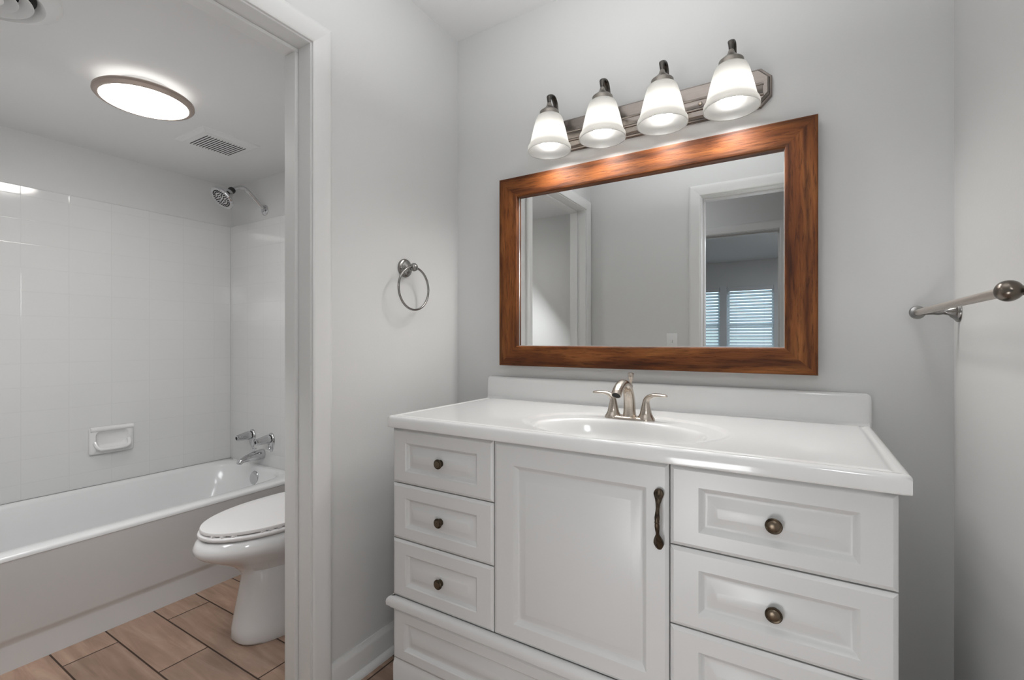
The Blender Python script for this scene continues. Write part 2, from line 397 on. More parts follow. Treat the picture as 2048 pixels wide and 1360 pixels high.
for i, (a, b) in enumerate(WIN):
    bm = bmesh.new(); ring(bm, a, b, WZ0, WZ1, 0.035, BY - 0.10, BY - 0.06)
    box(bm, a + 0.035, b - 0.035, BY - 0.095, BY - 0.065, 1.36, 1.40)
    wobj = struct('window_%d' % (i + 1), bm, bedroom_trim_m, ('bedroom window on the left in the mirror', 'wide bedroom window on the right in the mirror')[i], 'window')
    link('glass_pane', B(a + 0.035, b - 0.035, BY - 0.082, BY - 0.078, WZ0 + 0.035, WZ1 - 0.035), pane_m, wobj)
    # blinds
    t = thing('window_blind', ('white slatted blind on the narrower window in the mirror, left of the post', 'white slatted blind on the wide window right of the post in the mirror')[i], 'blind', ((a + b) / 2, BY - 0.03, WZ1), 'bedroom window blinds')
    link('valance', B(a + 0.004, b - 0.004, BY - 0.055, BY + 0.012, WZ1 - 0.07, WZ1 - 0.002, bev=0.004), bedroom_trim_m, t)
    bm = bmesh.new(); z = WZ1 - 0.10; k = 0
    while z > WZ0 + 0.04:
        tilt = math.radians(61 + random.uniform(-3, 3)); c, s_ = math.cos(tilt) * 0.0245, math.sin(tilt) * 0.0245
        nx, nz = -math.sin(tilt) * 0.0015, math.cos(tilt) * 0.0015
        y = BY - 0.026
        q = [(-c, -s_), (c, s_)]
        prof = [Vector((0, -c + nx, s_ + nz)), Vector((0, c + nx, -s_ + nz)), Vector((0, c - nx, -s_ - nz)), Vector((0, -c - nx, s_ - nz))]
        extrude_profile(bm, prof, (a + 0.008, y, z), (b - 0.008, y, z)); z -= 0.0515; k += 1
    link('slats', bm, slat_m, t)
    bm = bmesh.new()
    for xx in (a + 0.14, b - 0.14): box(bm, xx - 0.001, xx + 0.001, BY - 0.001, BY + 0.001, WZ0 + 0.04, WZ1 - 0.07)
    link('ladder_cords', bm, plastic_m, t)
bm = bmesh.new()
box(bm, WIN[0][1] + 0.002, WIN[1][0] - 0.002, BY + 0.001, BY + 0.018, WZ0 - 0.03, WZ1 + 0.03)
box(bm, WIN[1][1], WIN[1][1] + 0.075, BY + 0.001, BY + 0.018, WZ0 - 0.03, WZ1 + 0.03)
box(bm, WIN[0][0] - 0.075, WIN[0][0], BY + 0.001, BY + 0.018, WZ0 - 0.03, WZ1 + 0.03)
box(bm, WIN[0][0] - 0.09, WIN[1][1] + 0.09, BY + 0.001, BY + 0.03, WZ0 - 0.06, WZ0 - 0.03)
struct('trim_1', bm, bedroom_trim_m, 'window casing around the bedroom windows', 'trim')

# --- doorways: jambs, stops, casings (moulded)
CW, CT = 0.0648, 0.0155
def casing_profile(flip=1):
    """(across, out) points, across from the opening's edge outwards"""
    return [(0.0, 0.0), (0.0, 0.007), (0.003, 0.0095), (0.008, 0.0105), (0.022, 0.0125), (0.036, 0.0150), (0.046, 0.0158), (0.054, 0.0158), (0.060, 0.0145), (CW, 0.0105), (CW, 0.0)]
def casing(bm, a0, a1, ztop, place, legs=(True, True), head=True):
    """door casing with mitred corners; place(along, z, out) -> world"""
    pr = casing_profile()
    if legs[0]:
        loft(bm, [[place(a0 - p, 0.0, q) for p, q in pr], [place(a0 - p, ztop + p, q) for p, q in pr]])
    if legs[1]:
        loft(bm, [[place(a1 + p, 0.0, q) for p, q in pr], [place(a1 + p, ztop + p, q) for p, q in pr]])
    if head:
        loft(bm, [[place(a0 - p, ztop + p, q) for p, q in pr], [place(a1 + p, ztop + p, q) for p, q in pr]])
    return bm
JT = 0.018   # jamb boards
def jambs(bm, a0, a1, ztop, d0, d1, place, stop=None, st=0.011):
    def bx(A0, A1, Z0, Z1, E0, E1, bev=0.0):
        p = [place(a, z, e) for a in (A0, A1) for z in (Z0, Z1) for e in (E0, E1)]
        x = sorted(q[0] for q in p); y = sorted(q[1] for q in p); zz = sorted(q[2] for q in p)
        box(bm, x[0], x[-1], y[0], y[-1], zz[0], zz[-1], bev=bev)
    bx(a0 - JT, a0, 0, ztop + JT, d0, d1); bx(a1, a1 + JT, 0, ztop + JT, d0, d1); bx(a0, a1, ztop, ztop + JT, d0, d1)
    if stop:
        bx(a0, a0 + st, 0, ztop - st, *stop, bev=0.002); bx(a1 - st, a1, 0, ztop - st, *stop, bev=0.002); bx(a0, a1, ztop - st, ztop, *stop, bev=0.002)
# tub room doorway (opening runs along Y, faces at XL and XLB)
bm = bmesh.new()
jambs(bm, JY0 + 0.0, JY1, JZ - 0.0, 0.0, XL - XLB, lambda a, z, e: (XLB + e, a, z), stop=(0.004, 0.058))
struct('door_1', bm, trim_m, 'white jamb and stop of the doorway to the tub room', 'door frame')
bm = casing(bmesh.new(), JY0 - 0.006, JY1 + 0.005, JZ + 0.005, lambda a, z, e: Vector((XL + e, a, z)), legs=(True, True))
struct('trim_2', bm, trim_m, 'white moulded casing around the tub room doorway', 'trim', smooth=40)
# entry doorway
bm = bmesh.new()
jambs(bm, DX0, DX1, JZ, 0.0, YO - YO2, lambda a, z, e: (a, YO2 + e, z), stop=(0.004, 0.05))
struct('door_2', bm, trim_m, 'white jamb of the entry doorway, seen in the mirror', 'door frame')
bm = casing(bmesh.new(), DX0 - 0.005, DX1 + 0.005, JZ + 0.005, lambda a, z, e: Vector((a, YO + e, z)))
struct('trim_3', bm, trim_m, 'white casing of the entry doorway, seen in the mirror', 'trim', smooth=40)
bm = bmesh.new()
jambs(bm, D2X0, D2X1, JZ, 0.0, T, lambda a, z, e: (a, HY - T + e, z), stop=(0.004, 0.05))
struct('door_3', bm, trim_m, 'white jamb of the bedroom doorway, seen in the mirror', 'door frame')
bm = casing(bmesh.new(), D2X0 - 0.005, D2X1 + 0.005, JZ + 0.005, lambda a, z, e: Vector((a, HY + e, z)))
struct('trim_4', bm, trim_m, 'white casing of the bedroom doorway, seen in the mirror', 'trim', smooth=40)
# baseboards
def baseboard(bm, a0, a1, place):
    pr = [(0, 0), (0.012, 0), (0.012, 0.078), (0.010, 0.086), (0.0065, 0.091), (0.005, 0.1), (0, 0.1)]
    loft(bm, [[place(a0, z, e) for e, z in pr], [place(a1, z, e) for e, z in pr]])
    sh = [(0.012, 0)] + [(0.012 + 0.0175 * math.cos(t * PI / 12), 0.0195 * math.sin(t * PI / 12)) for t in range(7)] 
    loft(bm, [[place(a0, z, e) for e, z in sh], [place(a1, z, e) for e, z in sh]])
    return bm
struct('baseboard_left', baseboard(bmesh.new(), JY1 + 0.005 + CW, YB, lambda a, z, e: Vector((XL + e, a, z))), trim_m, 'white baseboard with shoe moulding left of the vanity', 'baseboard', smooth=40)
struct('baseboard_back', baseboard(bmesh.new(), 0.175, XR - 0.03, lambda a, z, e: Vector((a, YB - e, z))), trim_m, 'white baseboard right of the vanity', 'baseboard', smooth=40)
struct('baseboard_right', baseboard(bmesh.new(), YO, YB, lambda a, z, e: Vector((XR - e, a, z))), trim_m, 'white baseboard below the towel bar', 'baseboard', smooth=40)
struct('baseboard_front', baseboard(bmesh.new(), XL + 0.03, DX0 - 0.005 - CW, lambda a, z, e: Vector((a, YO + e, z))), trim_m, 'white baseboard on the entry wall', 'baseboard', smooth=40)
struct('baseboard_tub', baseboard(bmesh.new(), -2.284, XLB, lambda a, z, e: Vector((a, TY - e, z))), trim_m, 'white baseboard behind the toilet', 'baseboard', smooth=40)
# glazed tile surround
struct('wall_tile_far', B(TX, TX + 0.008, YO2, TY - 0.008, 0.398, 1.84, bev=0.003), tiley_m, 'white glazed tile along the back of the bathtub', 'tile')
struct('wall_tile_end', B(TX + 0.0, -2.20, TY - 0.008, TY, 0.0, 1.84, bev=0.003), tilex_m, 'white glazed tile behind the bathtub taps', 'tile')
struct('wall_tile_near', B(TX + 0.0, -2.20, YO2, YO2 + 0.008, 0.0, 1.84, bev=0.003), tilex_m, 'white glazed tile at the near end of the bathtub', 'tile')

# ------------------------------------------------------------------ BATHTUB
AX = -2.2858; TZ = 0.400
bt = thing('bathtub', 'white enamel alcove bathtub with a flat apron beside the toilet', 'bathtub', ((AX + TX) / 2, 0.8, 0))
bx0, bx1, by0, by1 = TX + 0.0085, AX, YO2 + 0.0085, TY - 0.0085
def sring(cx, cy, hx, hy, z, n=72, p=4.0, x1shift=0.0):
    r = []
    for i in range(n):
        t = 2 * PI * i / n + PI / n
        c, s_ = math.cos(t), math.sin(t)
        r.append(Vector((cx + hx * math.copysign(abs(c) ** (2 / p), c), cy + hy * math.copysign(abs(s_) ** (2 / p), s_), z)))
    return r
bm = bmesh.new()
icx, icy = (bx0 + 0.045 + bx1 - 0.085) / 2, (by0 + by1) / 2 + 0.01
ihx, ihy = (bx1 - 0.085 - bx0 - 0.045) / 2, (by1 - by0) / 2 - 0.050
cxo, cyo, hxo, hyo = (bx0 + bx1) / 2, (by0 + by1) / 2, (bx1 - bx0) / 2, (by1 - by0) / 2
R = [sring(cxo, cyo, hxo, hyo, TZ - 0.016, p=60), sring(cxo, cyo, hxo, hyo, TZ - 0.008, p=60), sring(cxo, cyo, hxo - 0.002, hyo - 0.001, TZ - 0.003, p=56), sring(cxo, cyo, hxo - 0.007, hyo - 0.002, TZ, p=50),
     sring(icx, icy, ihx + 0.022, ihy + 0.014, TZ + 0.002, p=9), sring(icx, icy, ihx + 0.006, ihy + 0.004, TZ - 0.004, p=6), sring(icx, icy, ihx, ihy, TZ - 0.016, p=5.5),
     sring(icx, icy - 0.005, ihx - 0.012, ihy - 0.020, TZ - 0.12, p=5), sring(icx, icy - 0.012, ihx - 0.03, ihy - 0.055, TZ - 0.25, p=4.5),
     sring(icx, icy - 0.02, ihx - 0.06, ihy - 0.10, TZ - 0.315, p=4), sring(icx, icy - 0.02, ihx - 0.13, ihy - 0.19, TZ - 0.335, p=3.5)]
loft(bm, R, False, True)
link('basin', bm, tub_m, bt, smooth=50)
# apron: flat face, recessed step near the floor
bm = bmesh.new()
pr = [(0.0, TZ - 0.0165), (-0.004, TZ - 0.024), (-0.0085, 0.118), (-0.0125, 0.108), (-0.019, 0.096), (-0.0205, 0.086), (-0.021, 0.0), (-0.06, 0.0), (-0.06, TZ - 0.0165)]
loft(bm, [[Vector((AX + p, y, z)) for p, z in pr] for y in (by0, by1)])
link('apron', bm, tub_m, bt, smooth=35)
bm = lathe(bmesh.new(), (-2.69, 1.556, 0.338), (0, -0.985, 0.17), [(-0.006, 0.036), (0.004, 0.039), (0.007, 0.037), (0.0095, 0.028), (0.0105, 0.010), (0.0105, 0.0)], 40)
o = link('overflow_plate', bm, chrome_m, bt, smooth=40); o['label'] = 'round chrome overflow plate'
# ------------------------------------------------------------------ TUB TAPS
TYW = TY - 0.008
def valve(x, z, label, twist):
    t = thing('tub_tap', label, 'tap', (x, TYW, z), 'chrome bathtub taps')
    bm = bmesh.new(); n = 40
    def outline(k):
        r = []
        for i in range(n):
            a = 2 * PI * i / n; c, s_ = math.cos(a), math.sin(a)
            wd = 0.031 * (1.0 if s_ > 0 else 1.0 - 0.28 * abs(s_) ** 1.5)
            r.append((x + k * wd * c, z + (0.040 * k * s_ if s_ > 0 else 0.071 * k * s_) - 0.002))
        return r
    rings = [[Vector((p, TYW - 0.0, q)) for p, q in outline(1.0)], [Vector((p, TYW - 0.006, q)) for p, q in outline(0.98)], [Vector((p, TYW - 0.011, q)) for p, q in outline(0.82)]]
    loft(bm, rings); link('escutcheon', bm, chrome_m, t, smooth=45)
    link('seal_ring', lathe(bmesh.new(), (x, TYW - 0.009, z + 0.006), (0, -1, 0), [(0, 0.0225), (0.009, 0.0225)], 28), black_m, t, smooth=45)
    d = Vector((0.0, -1, -0.10)).normalized()
    bm = bmesh.new(); u, v = frame_of(d); o0 = Vector((x, TYW - 0.016, z + 0.006)); rings = []
    for h, r in [(0, 0.0235), (0.006, 0.0255), (0.02, 0.0245), (0.05, 0.0205), (0.072, 0.0180), (0.078, 0.0165), (0.080, 0.011)]:
        rings.append([o0 + d * h + (u * math.cos(2 * PI * i / 48) + v * math.sin(2 * PI * i / 48)) * r * (1 - 0.10 * max(0, math.cos(6 * 2 * PI * i / 48 + twist)) ) for i in range(48)])
    loft(bm, rings); hd = link('handle', bm, chrome_m, t, smooth=50)
    link('index_cap', lathe(bmesh.new(), o0 + d * 0.0785, d, [(0, 0.0095), (0.003, 0.0088), (0.004, 0.0)], 20), black_m, hd, smooth=50)
    return t
valve(-2.797, 0.563, 'left of the two chrome tub taps, nearer the far tiled wall', 0.3)
valve(-2.604, 0.560, 'right of the two chrome tub taps, nearer the doorway', 1.2)
t = thing('tub_spout', 'chrome bathtub spout with a pull-up diverter below the two taps', 'spout', (-2.69, TYW, 0.462))
sx = -2.69
P_ = [(sx, TYW, 0.466), (sx, TYW - 0.012, 0.466), (sx, TYW - 0.05, 0.464), (sx, TYW - 0.09, 0.459), (sx, TYW - 0.118, 0.453), (sx, TYW - 0.134, 0.445), (sx, TYW - 0.139, 0.434)]
pts = spline(P_, 6)
link('body', tube(bmesh.new(), pts, lerp_list([0.026, 0.027, 0.0255, 0.0225, 0.019, 0.016, 0.0145], 6), 24, up=(1, 0, 0), ry=lerp_list([0.030, 0.031, 0.027, 0.020, 0.0155, 0.0145, 0.0135], 6)), chrome_m, t, smooth=60)
link('diverter_knob', lathe(bmesh.new(), (sx, TYW - 0.052, 0.485), (0, 0, 1), [(0, 0.004), (0.016, 0.0032), (0.019, 0.012), (0.023, 0.0125), (0.025, 0.0)], 20), chrome_m, t, smooth=40)
# ------------------------------------------------------------------ SHOWER HEAD
t = thing('shower_head', 'chrome shower head on a curved arm in the tiled corner', 'shower head', (-2.68, TY, 1.895))
link('wall_flange', lathe(bmesh.new(), (-2.68, TY, 1.895), (0, -1, 0), [(0, 0.031), (0.004, 0.0305), (0.010, 0.024), (0.013, 0.013), (0.018, 0.0115)], 36), chrome_m, t, smooth=40)
P_ = [(-2.68, TY, 1.895), (-2.68, 1.585, 1.918), (-2.68, 1.546, 1.952), (-2.68, 1.505, 1.984), (-2.68, 1.476, 1.992), (-2.68, 1.448, 1.982), (-2.68, 1.424, 1.964)]
link('arm', tube(bmesh.new(), spline(P_, 7), 0.0105, 18), chrome_m, t, smooth=60)
hd_c, hd_d = Vector((-2.68, 1.366, 1.902)), Vector((0.0, -0.50, -0.866)).normalized()
link('swivel_joint', lathe(bmesh.new(), Vector((-2.68, 1.428, 1.969)), Vector((0, -0.62, -0.78)), [(0, 0.016), (0.006, 0.0185), (0.024, 0.0185), (0.028, 0.015)], 24), black_m, t, smooth=40)
hb = link('head_shell', lathe(bmesh.new(), Vector((-2.68, 1.413, 1.949)), (hd_c - Vector((-2.68, 1.413, 1.949))) , [(0, 0.019), (0.01, 0.024), (0.022, 0.032), (0.036, 0.045), (0.048, 0.060), (0.056, 0.067), (0.062, 0.068), (0.066, 0.064), (0.066, 0.0)], 48), chrome_m, t, smooth=40)
d = (hd_c - Vector((-2.68, 1.413, 1.949))).normalized(); u, v = frame_of(d); fc = Vector((-2.68, 1.413, 1.949)) + d * 0.0662
bm = bmesh.new()
for r, k, sz in [(0.0475, 28, 0.0034), (0.0385, 22, 0.0032), (0.024, 10, 0.0036), (0.012, 5, 0.0034)]:
    for i in range(k):
        a = 2 * PI * i / k
        lathe(bm, fc + (u * math.cos(a) + v * math.sin(a)) * r, d, [(0, sz), (0.003, sz * 0.7), (0.0035, 0)], 8)
link('nozzles', bm, black_m, hb)
# ------------------------------------------------------------------ SOAP DISH
t = thing('soap_dish', 'white ceramic soap dish set into the tiled wall above the bathtub', 'soap dish', (TX + 0.008, 1.0, 0.56))
xf = TX + 0.008
y0, y1, z0, z1 = 0.912, 1.096, 0.556, 0.692
def rr(y0, y1, z0, z1, r, x, n=6):
    out = []
    for cy, cz_, a0 in ((y1 - r, z1 - r, 0), (y0 + r, z1 - r, 90), (y0 + r, z0 + r, 180), (y1 - r, z0 + r, 270)):
        for i in range(n + 1):
            a = math.radians(a0 + 90 * i / n); out.append(Vector((x, cy + r * math.cos(a), cz_ + r * math.sin(a))))
    return out
bm = bmesh.new()
loft(bm, [rr(y0, y1, z0, z1, 0.012, xf), rr(y0, y1, z0, z1, 0.012, xf + 0.012), rr(y0 + 0.006, y1 - 0.006, z0 + 0.006, z1 - 0.006, 0.012, xf + 0.020), rr(y0 + 0.024, y1 - 0.024, z0 + 0.034, z1 - 0.020, 0.022, xf + 0.020),
          rr(y0 + 0.030, y1 - 0.030, z0 + 0.040, z1 - 0.028, 0.022, xf + 0.008), rr(y0 + 0.040, y1 - 0.040, z0 + 0.05, z1 - 0.04, 0.018, xf + 0.003)], False, True)
link('holder', bm, porcelain_m, t, smooth=50)
link('top_ledge', tube(bmesh.new(), [(xf + 0.014, y0 + 0.004, z1 - 0.010), (xf + 0.014, y1 - 0.004, z1 - 0.010)], 0.013, 16), porcelain_m, t, smooth=60)
P_ = [(xf + 0.018, y0 + 0.022, z0 + 0.062), (xf + 0.034, y0 + 0.026, z0 + 0.040), (xf + 0.044, y0 + 0.045, z0 + 0.028), (xf + 0.047, (y0 + y1) / 2, z0 + 0.027), (xf + 0.044, y1 - 0.045, z0 + 0.028), (xf + 0.034, y1 - 0.026, z0 + 0.040), (xf + 0.018, y1 - 0.022, z0 + 0.062)]
link('lip', tube(bmesh.new(), spline(P_, 6), 0.0085, 14), porcelain_m, t, smooth=60)
bm = bmesh.new()
loft(bm, [[Vector((xf + 0.018, y, z)) for y, z in ((y0 + 0.024, z0 + 0.02), (y1 - 0.024, z0 + 0.02), (y1 - 0.024, z0 + 0.045), (y0 + 0.024, z0 + 0.045))], [Vector((xf + 0.045, y, z)) for y, z in ((y0 + 0.034, z0 + 0.020), (y1 - 0.034, z0 + 0.020), (y1 - 0.034, z0 + 0.030), (y0 + 0.034, z0 + 0.030))]])
link('tray', bm, porcelain_m, t)

# ------------------------------------------------------------------ TOILET
TCX = -1.808
t = thing('toilet', 'white elongated toilet with closed lid, partly hidden by the door jamb', 'toilet', (TCX, 1.2, 0))
def egg(z, yf, yb, hw, n=64, pf=2.0, pb=3.0, yc=None, cx=TCX):
    yc = yc if yc is not None else yf + (yb - yf) * 0.56
    r = []
    for i in range(n):
        a = 2 * PI * i / n; c, s_ = math.cos(a), math.sin(a)
        p = pf if c > 0 else pb
        x = hw * math.copysign(abs(s_) ** (2 / p), s_)
        y = yc - (yc - yf) * abs(c) ** (2 / p) if c > 0 else yc + (yb - yc) * abs(c) ** (2 / p)
        r.append(Vector((cx + x, y, z)))
    return r
bm = bmesh.new()
FX = TCX + 0.012
loft(bm, [egg(0.0, 0.972, 1.50, 0.121, cx=FX, pf=2.6), egg(0.012, 0.962, 1.50, 0.124, cx=FX, pf=2.6), egg(0.05, 0.964, 1.50, 0.120, cx=FX, pf=2.5), egg(0.13, 0.978, 1.49, 0.113, cx=FX, pf=2.4), egg(0.20, 0.990, 1.48, 0.108, cx=FX, pf=2.2), egg(0.245, 0.996, 1.48, 0.108, cx=FX, pf=2.1),
          egg(0.260, 0.990, 1.47, 0.115), egg(0.285, 0.965, 1.46, 0.135), egg(0.310, 0.925, 1.45, 0.158), egg(0.335, 0.880, 1.44, 0.176), egg(0.352, 0.852, 1.43, 0.186), egg(0.368, 0.838, 1.42, 0.190), egg(0.385, 0.836, 1.42, 0.190), egg(0.402, 0.845, 1.42, 0.186), egg(0.414, 0.858, 1.42, 0.181), egg(0.419, 0.868, 1.42, 0.177), egg(0.4195, 0.95, 1.40, 0.12)])
link('bowl', bm, porcelain_m, t, smooth=60)
bm = bmesh.new()
loft(bm, [egg(0.4200, 0.857, 1.39, 0.179), egg(0.4225, 0.853, 1.39, 0.182), egg(0.428, 0.851, 1.39, 0.183), egg(0.4335, 0.853, 1.39, 0.182), egg(0.436, 0.860, 1.38, 0.178), egg(0.436, 0.95, 1.35, 0.12), egg(0.420, 0.95, 1.35, 0.12)], False, False)
st = link('seat', bm, seat_m, t, smooth=50)
bm = bmesh.new()
loft(bm, [egg(0.4405, 0.861, 1.385, 0.176), egg(0.4410, 0.8595, 1.386, 0.1775), egg(0.447, 0.8585, 1.386, 0.1785), egg(0.4515, 0.8605, 1.385, 0.1770), egg(0.4530, 0.866, 1.38, 0.172), egg(0.4545, 0.91, 1.35, 0.14), egg(0.4555, 1.0, 1.3, 0.07)])
for a in (14, 24, 34, 56, 62, 68, 74, 326, 336, 300, 290, 280):      # bumpers under the lid
    e = egg(0.4362, 0.866, 1.38, 0.173, n=360)[a]
    box(bm, e.x - 0.006, e.x + 0.006, e.y - 0.008, e.y + 0.008, 0.4358, 0.4412)
ld = link('lid', bm, seat_m, t, smooth=50)
link('tank', B(TCX - 0.22, TCX + 0.22, 1.42, 1.598, 0.42, 0.77, bev=0.025, seg=4), porcelain_m, t, smooth=40)
link('tank_lid', B(TCX - 0.23, TCX + 0.23, 1.412, 1.602, 0.771, 0.805, bev=0.010, seg=3), porcelain_m, t, smooth=40)
link('flush_lever', tube(bmesh.new(), [(TCX - 0.17, 1.415, 0.71), (TCX - 0.17, 1.40, 0.71), (TCX - 0.10, 1.395, 0.70)], 0.007, 12), chrome_m, t, smooth=60)

# ------------------------------------------------------------------ TUB ROOM CEILING FITTINGS
LX, LY = -2.118, 0.805
t = thing('ceiling_light', 'round lit flush ceiling light with a nickel rim above the toilet', 'ceiling light', (LX, LY, ZT))
link('mounting_pan', lathe(bmesh.new(), (LX, LY, ZT), (0, 0, -1), [(0, 0.085), (0.034, 0.085), (0.036, 0.080), (0.036, 0.0)], 48), plastic_m, t, smooth=40)
prf = [(0.042, 0.128), (0.044, 0.138), (0.048, 0.137), (0.056, 0.131), (0.064, 0.118), (0.071, 0.095), (0.076, 0.06), (0.078, 0.02), (0.078, 0.0)]
df = link('diffuser', lathe(bmesh.new(), (LX, LY, ZT), (0, 0, -1), prf[1:], 64, False, False), diff_m, t, smooth=60)
link('lens_back', lathe(bmesh.new(), (LX, LY, ZT), (0, 0, -1), [(0.0365, 0.08), (0.040, 0.128), (0.0435, 0.138)], 64, False, False), emis('lens_leak', (1.0, 0.97, 0.935, 1), 2.2), t, smooth=60)
rim = [(0.034, 0.138), (0.036, 0.148), (0.042, 0.155), (0.051, 0.156), (0.058, 0.150), (0.0605, 0.143), (0.060, 0.1365), (0.050, 0.1365), (0.042, 0.1365), (0.034, 0.138)]
link('rim', lathe(bmesh.new(), (LX, LY, ZT), (0, 0, -1), rim, 72, False, False), simple('rim_finish', (0.42, 0.345, 0.30, 1), 0.38, 0.5), t, smooth=40)
# exhaust fan grille
gx0, gx1, gy0, gy1 = -2.535, -2.272, 1.080, 1.345
t = thing('exhaust_grille', 'square white exhaust fan grille with fine slots on the tub room ceiling', 'vent', ((gx0 + gx1) / 2, (gy0 + gy1) / 2, ZT))
bm = bmesh.new()
sx0, sx1, sy0, sp = -2.502, -2.338, 1.130, 0.0134
loft(bm, [[Vector((x, y, ZT)) for x, y in ((gx0, gy0), (gx1, gy0), (gx1, gy1), (gx0, gy1))], [Vector((x, y, ZT - 0.006)) for x, y in ((gx0 + 0.003, gy0 + 0.003), (gx1 - 0.003, gy0 + 0.003), (gx1 - 0.003, gy1 - 0.003), (gx0 + 0.003, gy1 - 0.003))], 
          [Vector((x, y, ZT - 0.012)) for x, y in ((gx0 + 0.022, gy0 + 0.022), (gx1 - 0.03, gy0 + 0.022), (gx1 - 0.03, gy1 - 0.016), (gx0 + 0.022, gy1 - 0.016))]], False, True)
link('cover', bm, plastic_m, t)
bm = bmesh.new()
for i in range(14): box(bm, sx0, sx1, sy0 + i * sp, sy0 + i * sp + 0.0052, ZT - 0.0124, ZT - 0.0118)
link('slots', bm, dark_m, t)
# round ceiling diffuser
VX, VY = -1.882, 0.330
t = thing('round_ceiling_vent', 'round white ceiling vent with concentric rings, cut by the top left corner', 'vent', (VX, VY, ZT))
link('flange', lathe(bmesh.new(), (VX, VY, ZT), (0, 0, -1), [(0, 0.172), (0.003, 0.171), (0.010, 0.160), (0.019, 0.142), (0.021, 0.136), (0.016, 0.128), (0.001, 0.118)], 64, False, False), plastic_m, t, smooth=50)
for r0, r1, dz in [(0.084, 0.112, 0.024), (0.054, 0.082, 0.027)]:
    link('cone_ring', lathe(bmesh.new(), (VX, VY, ZT), (0, 0, -1), [(0.004, r0), (dz - 0.008, r1 - 0.008), (dz, r1), (dz + 0.002, r1 - 0.001), (dz - 0.003, r1 - 0.010), (0.006, r0 - 0.002)], 64, False, False), plastic_m, t, smooth=50)
link('centre_cone', lathe(bmesh.new(), (VX, VY, ZT), (0, 0, -1), [(0.004, 0.022), (0.020, 0.044), (0.028, 0.053), (0.029, 0.052), (0.029, 0.0)], 48), plastic_m, t, smooth=50)
link('duct', lathe(bmesh.new(), (VX, VY, ZT), (0, 0, -1), [(0.0006, 0.12), (0.0012, 0.12), (0.0012, 0.0)], 48), dark_m, t)
bm = bmesh.new()
for a in (35, 155, 275):
    d = Vector((math.cos(math.radians(a)), math.sin(math.radians(a)), 0)); n_ = Vector((-d.y, d.x, 0)) * 0.003
    c = Vector((VX, VY, ZT - 0.008))
    loft(bm, [[c + d * 0.02 + n_, c + d * 0.02 - n_, c + d * 0.02 - n_ - Vector((0, 0, 0.004)), c + d * 0.02 + n_ - Vector((0, 0, 0.004))], [c + d * 0.125 + n_, c + d * 0.125 - n_, c + d * 0.125 - n_ - Vector((0, 0, 0.004)), c + d * 0.125 + n_ - Vector((0, 0, 0.004))]])
link('spokes', bm, plastic_m, t)

# ------------------------------------------------------------------ VANITY CABINET
KX0, KX1, KY = -1.0969, 0.1516, 1.0773
KZ = 0.8596
t = van = thing('vanity_cabinet', 'white vanity cabinet with raised panel drawers and a centre door', 'cabinet', ((KX0 + KX1) / 2, 1.35, 0))
FT = 0.019
bm = bmesh.new()
ky0, ky1 = KY + FT + 0.001, YB - 0.0005
box(bm, KX0 + 0.0008, KX0 + 0.0168, ky0, ky1, 0, KZ - 0.0004); box(bm, KX1 - 0.0168, KX1 - 0.0008, ky0, ky1, 0, KZ - 0.0004)
box(bm, KX0 + 0.0168, KX1 - 0.0168, ky1 - 0.008, ky1, 0, KZ - 0.0004); box(bm, KX0 + 0.0168, KX1 - 0.0168, ky0, ky1 - 0.008, 0.10, 0.118)
box(bm, KX0 + 0.0168, KX1 - 0.0168, ky0, ky0 + 0.018, 0.118, KZ - 0.0004); box(bm, KX0 + 0.0168, KX1 - 0.0168, ky0, ky0 + 0.018, 0, 0.10)
link('carcass', bm, cab_m, van)
def panel_front(x0, x1, z0, z1, px0, px1, pz0, pz1, groove=0.012, slope=0.026, edge=0.007, rec=0.0105):
    """routed raised-panel front: rectangles from the rim inwards with their heights off the face"""
    def rc(a, b, c, d, h): return [Vector((a, KY + h, c)), Vector((b, KY + h, c)), Vector((b, KY + h, d)), Vector((a, KY + h, d))]
    def ins(k, h): return rc(px0 + k, px1 - k, pz0 + k, pz1 - k, h)
    bm = bmesh.new()
    rings = [rc(x0, x1, z0, z1, FT), rc(x0, x1, z0, z1, 0.0045), rc(x0 + 0.001, x1 - 0.001, z0 + 0.001, z1 - 0.001, 0.0035), rc(x0 + edge, x1 - edge, z0 + edge, z1 - edge, 0.0006), rc(x0 + edge + 0.001, x1 - edge - 0.001, z0 + edge + 0.001, z1 - edge - 0.001, 0.0),
             ins(0, 0.0), ins(0.003, 0.0022), ins(groove * 0.5, 0.0062), ins(groove * 0.85, rec - 0.0007), ins(groove, rec), ins(groove + 0.003, rec), ins(groove + 0.006, rec - 0.0006), ins(groove + 0.003 + slope * 0.93, 0.0012), ins(groove + 0.003 + slope, 0.0008)]
    loft(bm, rings)
    return bm
